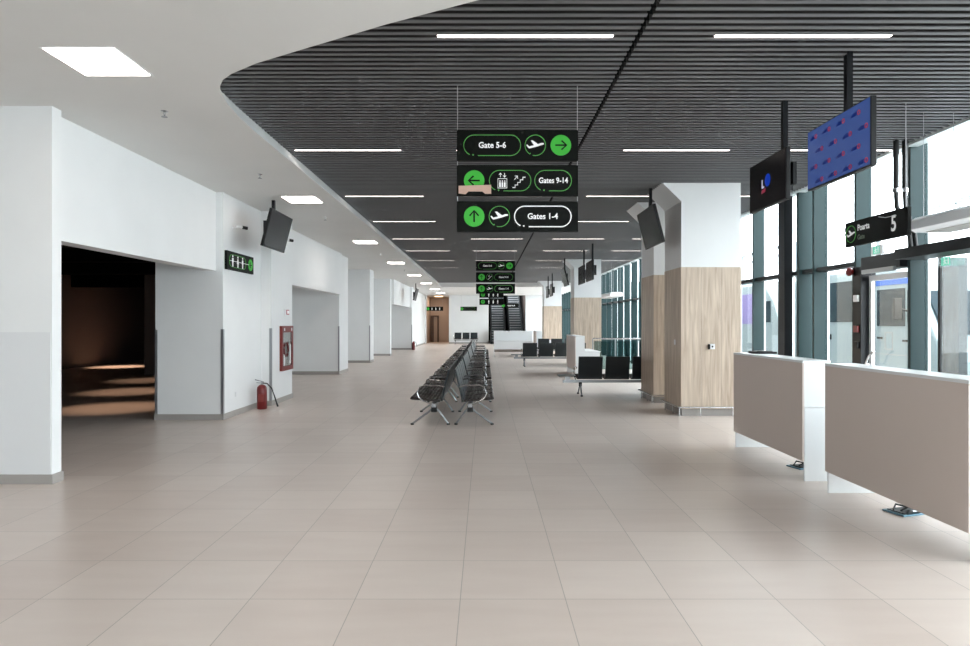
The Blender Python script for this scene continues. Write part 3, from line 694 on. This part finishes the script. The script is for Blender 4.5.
# ---------------------------------------------------------------- gate gear at the right
def air_curtain(loc, L, lab, gear=True):
    t = thing('air_curtain', lab, 'air curtain', loc, 0, 'air curtains over the gates')
    MB().prism([(0, .02), (0, .12), (.06, .16), (.44, .16), (.5, .12), (.5, .0), (.46, -.01), (.06, -.01)], 'y', -L, 0).build('case', 'offwhite', t, bevel=.006)
    MB().box(.12, .38, -L+.1, -.1, -.016, -.009).build('grille', 'base', t)
    for yy in (-.12, -.9, -L+.2):
        if yy < -L: continue
        for xx in (.08, .42): MB().tube([(xx, yy, .15), (xx, yy, SLAT+.06-loc[2])], .003, 6).build('wire', 'wire', t)
air_curtain((4.9, 7.50, 2.63), 2.4, 'white air curtain hanging on wires over the sliding door at right edge')
air_curtain((4.9, 27.8, 2.63), 2.4, 'distant white air curtain hanging beside the far glazing')
t = thing('cable_conduit', 'pair of black ribbed conduits dropping from the slats behind the gate sign', 'conduit', (5.43, 8.5, 0))
for k, dx in enumerate((-.055, .06)):
    MB().tube([(dx, 0, SLAT+.05), (dx, 0, 3.34)], .034, 10).build('upper_tube', 'rubber', t)
    MB().tube([(dx, 0, 3.34), (dx, 0, 3.29)], .04, 10).build('coupling', 'steel', t)
    MB().tube([(dx, 0, 3.29), (dx+.01, -.0, 3.1), (dx+.07-.03*k, -.05, 2.9), (dx+.09-.05*k, -.13, 2.72), (dx+.09-.05*k, -.16, 2.53)], .028, 10).build('lower_tube', 'rubber', t)
t = thing('alarm_bell', 'round red alarm sounder on the black door post', 'alarm', (FX-.06, 9.92, 2.36))
MB().lathe([(.04, 0), (.05, -.03), (.065, -.035), (.065, -.07), (.03, -.09)], axis='x', n=18).build('sounder', 'red', t, smooth=True)
MB().lathe([(.045, 0), (.045, .0601)], (-.0, 0, 0), axis='x', n=14).build('base', 'offwhite', t)
for (z, m, lab) in ((1.95, 'offwhite', 'small white switch box on the black door post'), (1.49, 'red', 'small red break glass call point on the black door post'), (1.25, 'black', 'small black card reader on the black door post')):
    tag(MB().box(FX-.10, FX-.06, 9.74, 9.84, z-.05, z+.05).build('wall_device', m, bevel=.004), lab, 'wall device')

# ---------------------------------------------------------------- escalators
for k, (x0, lab) in enumerate(((.42, 'left of the two dark escalators rising behind the far white desk'), (1.82, 'right of the two dark escalators rising behind the far white desk'))):
    t = thing('escalator', lab, 'escalator', (x0, 49.2, 0), 0, 'escalators at the far end')
    poly = [(0, 0), (.8, 0)]; ty, tz = .8, 0.02
    up = [(0, .02), (.8, .02)]
    for s_ in range(22): up += [(.8+s_*.35, .02+(s_+1)*.2), (.8+(s_+1)*.35, .02+(s_+1)*.2)]
    low = [(8.5, 4.1), (1.0, -.0), (0, -.0)]
    MB().prism(up+low, 'x', .1, 1.1).build('steps', 'escstep', t)
    ed = MB()
    for s_ in range(20): ed.box(.12, 1.08, .792+s_*.35, .80+s_*.35, .17+s_*.2, .215+s_*.2)
    ed.build('step_edges', 'guard', t)
    for xx in (0, 1.1):
        MB().prism([(-.1, 0), (.9, 0), (8.5, 4.4), (8.5, 5.3), (.7, .95), (-.1, .95)], 'x', xx, xx+.1).build('balustrade', 'esc', t)
        MB().tube([(xx+.05, -.15, .5), (xx+.05, -.22, .8), (xx+.05, -.1, .98), (xx+.05, .7, 1.0), (xx+.05, 8.5, 5.37)], .04, 8).build('handrail', 'rubber', t)

# ---------------------------------------------------------------- outside
struct('floor', MB().box(5.95, 60, -20, 120, -.25, -.1), 'ground')
def van(lab, loc, L=5.6, H=2.75, purple=False):
    t = thing('minibus', lab, 'minibus', loc, 0, 'parked white minibuses')
    side = [(0.05, .35), (-.02, .9), (.25, 1.35), (.75, 2.2), (1.3, H-.08), (1.7, H), (L-.15, H), (L, H-.2), (L, .35)]
    MB().prism(side, 'x', 0, 1.95).build('body', 'vanshaded', t, bevel=.06)
    def win(y0, y1, z0, z1, m='vanwin', slant=0, name='window'):
        MB().prism([(y0+slant, z1), (y1, z1), (y1, z0), (y0, z0)], 'x', -.012, .004).build(name, m, t, bevel=.003)
    if not purple:
        win(.85, 1.0, 1.6, 2.2, slant=.1); win(1.07, 1.95, 1.52, 2.25, slant=.0); win(1.0, 2.0, 2.33, 2.55, 'vanblue', name='sun_strip')
        win(2.85, 3.75, 1.6, 2.5); win(3.9, 4.9, 1.6, 2.5)
        MB().ribbon([(0, 0)]*2, .001, 0, .001) if False else None
        fl = MB()
        for a in ((1.45, 1.47, 1.05, 1.4), (1.68, 1.70, 1.05, 1.4), (1.45, 1.70, 1.38, 1.4), (1.45, 1.70, 1.05, 1.07), (.95, .965, .5, 1.5), (2.1, 2.115, .5, 2.5), (.95, 2.1, .95, .965)): fl.box(-.008, .0, *a)
        fl.build('door_seam', 'base', t)
        MB().box(-.03, 0, 1.78, 1.92, 1.26, 1.30).box(-.03, 0, 1.0, 1.12, 1.22, 1.26).box(-.03, 0, 3.7, 3.8, 1.2, 1.32).build('door_handle', 'black', t)
        MB().box(-.30, -.16, .92, 1.0, 1.65, 2.05).tube([(0, .95, 1.8), (-.2, .95, 1.85)], .02).build('wing_mirror', 'black', t, bevel=.02)
    else:
        win(.9, 1.9, 1.6, 2.2); win(2.0, 3.0, 1.55, 2.45, 'vanpurple', name='printed_window'); win(3.1, 4.6, 1.6, 2.45)
    wsc = [(.14, .28, 1.38), (.70, .75, 2.15)]
    MB().tube([(.15, .27, 1.42), (.15, .70, 2.15)], .01).tube([(1.8, .27, 1.42), (1.8, .70, 2.15)], .01).prism([(.22, 1.40), (.70, 2.18), (.72, 2.16), (.24, 1.38)], 'x', .15, 1.8).build('windscreen', 'vanwin', t)
    MB().box(.05, 1.9, -.08, .1, .3, .6).build('bumper', 'black', t, bevel=.03)
    for yy in (1.0, L-1.1):
        for xx in (.0, 1.75):
            w = MB().lathe([(.34, 0), (.36, .03), (.36, .17), (.34, .2)], (xx, yy, .26), 22, 'x').build('wheel', 'rubber', t)
            MB().lathe([(.2, 0), (.2, .012)], (xx-.01, yy, .26), 14, 'x').build('hub_cap', 'greysteel', w)
    return t
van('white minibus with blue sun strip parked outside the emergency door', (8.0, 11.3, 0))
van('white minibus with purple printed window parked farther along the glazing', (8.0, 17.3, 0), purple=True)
t = thing('parked_car', 'small red and white car parked outside beyond the glazing', 'car', (9.5, 24.5, 0))
MB().prism([(0, .3), (0, .75), (.9, .9), (1.6, 1.4), (3.2, 1.42), (3.9, .95), (4.2, .9), (4.2, .3)], 'x', 0, 1.7).build('body', 'dullred', t, bevel=.04)
MB().prism([(1.05, .95), (1.62, 1.34), (3.15, 1.36), (3.7, .97)], 'x', -.01, 0).build('window', 'vanwin', t)
for yy in (.8, 3.3): MB().lathe([(.3, 0), (.3, .2)], (-.02, yy, .2), 18, 'x').build('wheel', 'rubber', t)
t = thing('canopy_frame', 'pale steel canopy frame outside above the vehicles', 'canopy', (11.5, 4, 0))
for k in range(6): MB().tube([(0, k*5, -.1), (0, k*5, 4.6)], .06, 8).build('post', 'pale', t)
MB().box(-.05, .05, -4, 30, 3.3, 3.42).box(-.05, .05, -4, 30, 4.5, 4.6).build('beam', 'pale', t)
for k in range(12): MB().tube([(0, k*2.5-2, 3.42), (-.0, k*2.5-.6, 4.5)], .02, 6).build('brace', 'pale', t)
tag(MB().box(7.5, 40, 62, 64, -.1, 5.5).build('terminal_wing', 'farbuild'), 'dark teal terminal wing seen through the far glazing', 'building')
# added spots, hidden behind the beams, make the warm streaks on the dark room floor
for i, (x, yy, e) in enumerate(((-6.9, 12.1, 130), (-8.2, 15.0, 110), (-9.3, 17.95, 70), (-13.2, 23.5, 420))):
    t = thing('added_spot_lamp', 'added warm spot hidden in the dark room at left, %s from the doorway' % ords[i], 'added spot lamp', (x, yy, 3.25), 0, 'added spots in the dark room')
    MB().lathe([(.06, .0), (.06, -.03), (.05, -.03)], n=14).build('housing', 'black', t)
    MB().lathe([(.045, -.03), (.045, -.033)], n=14).build('lens', 'warmlamp', t)
    ld = bpy.data.lights.new('added_warm_spot', 'SPOT'); ld.energy = e; ld.color = (1, .66, .45); ld.spot_size = .75; ld.spot_blend = .9; ld.shadow_soft_size = .04
    lo = bpy.data.objects.new('added_warm_spot', ld); C.objects.link(lo); lo.parent = t; lo.location = (0, 0, -.06)
ld = bpy.data.lights.new('lobby_lamp_light', 'AREA'); ld.energy = 18; ld.color = (1, .85, .7); ld.size = .5
t = thing('lobby_lamp', 'warm square lamp in the ceiling of the lift lobby', 'ceiling lamp', (-3.7, 52, SOF))
MB().box(-.3, .3, -.3, .3, -.02, .0).build('diffuser', 'warmlamp', t)
lo = bpy.data.objects.new('lobby_lamp_light', ld); C.objects.link(lo); lo.parent = t; lo.location = (0, 0, -.03)
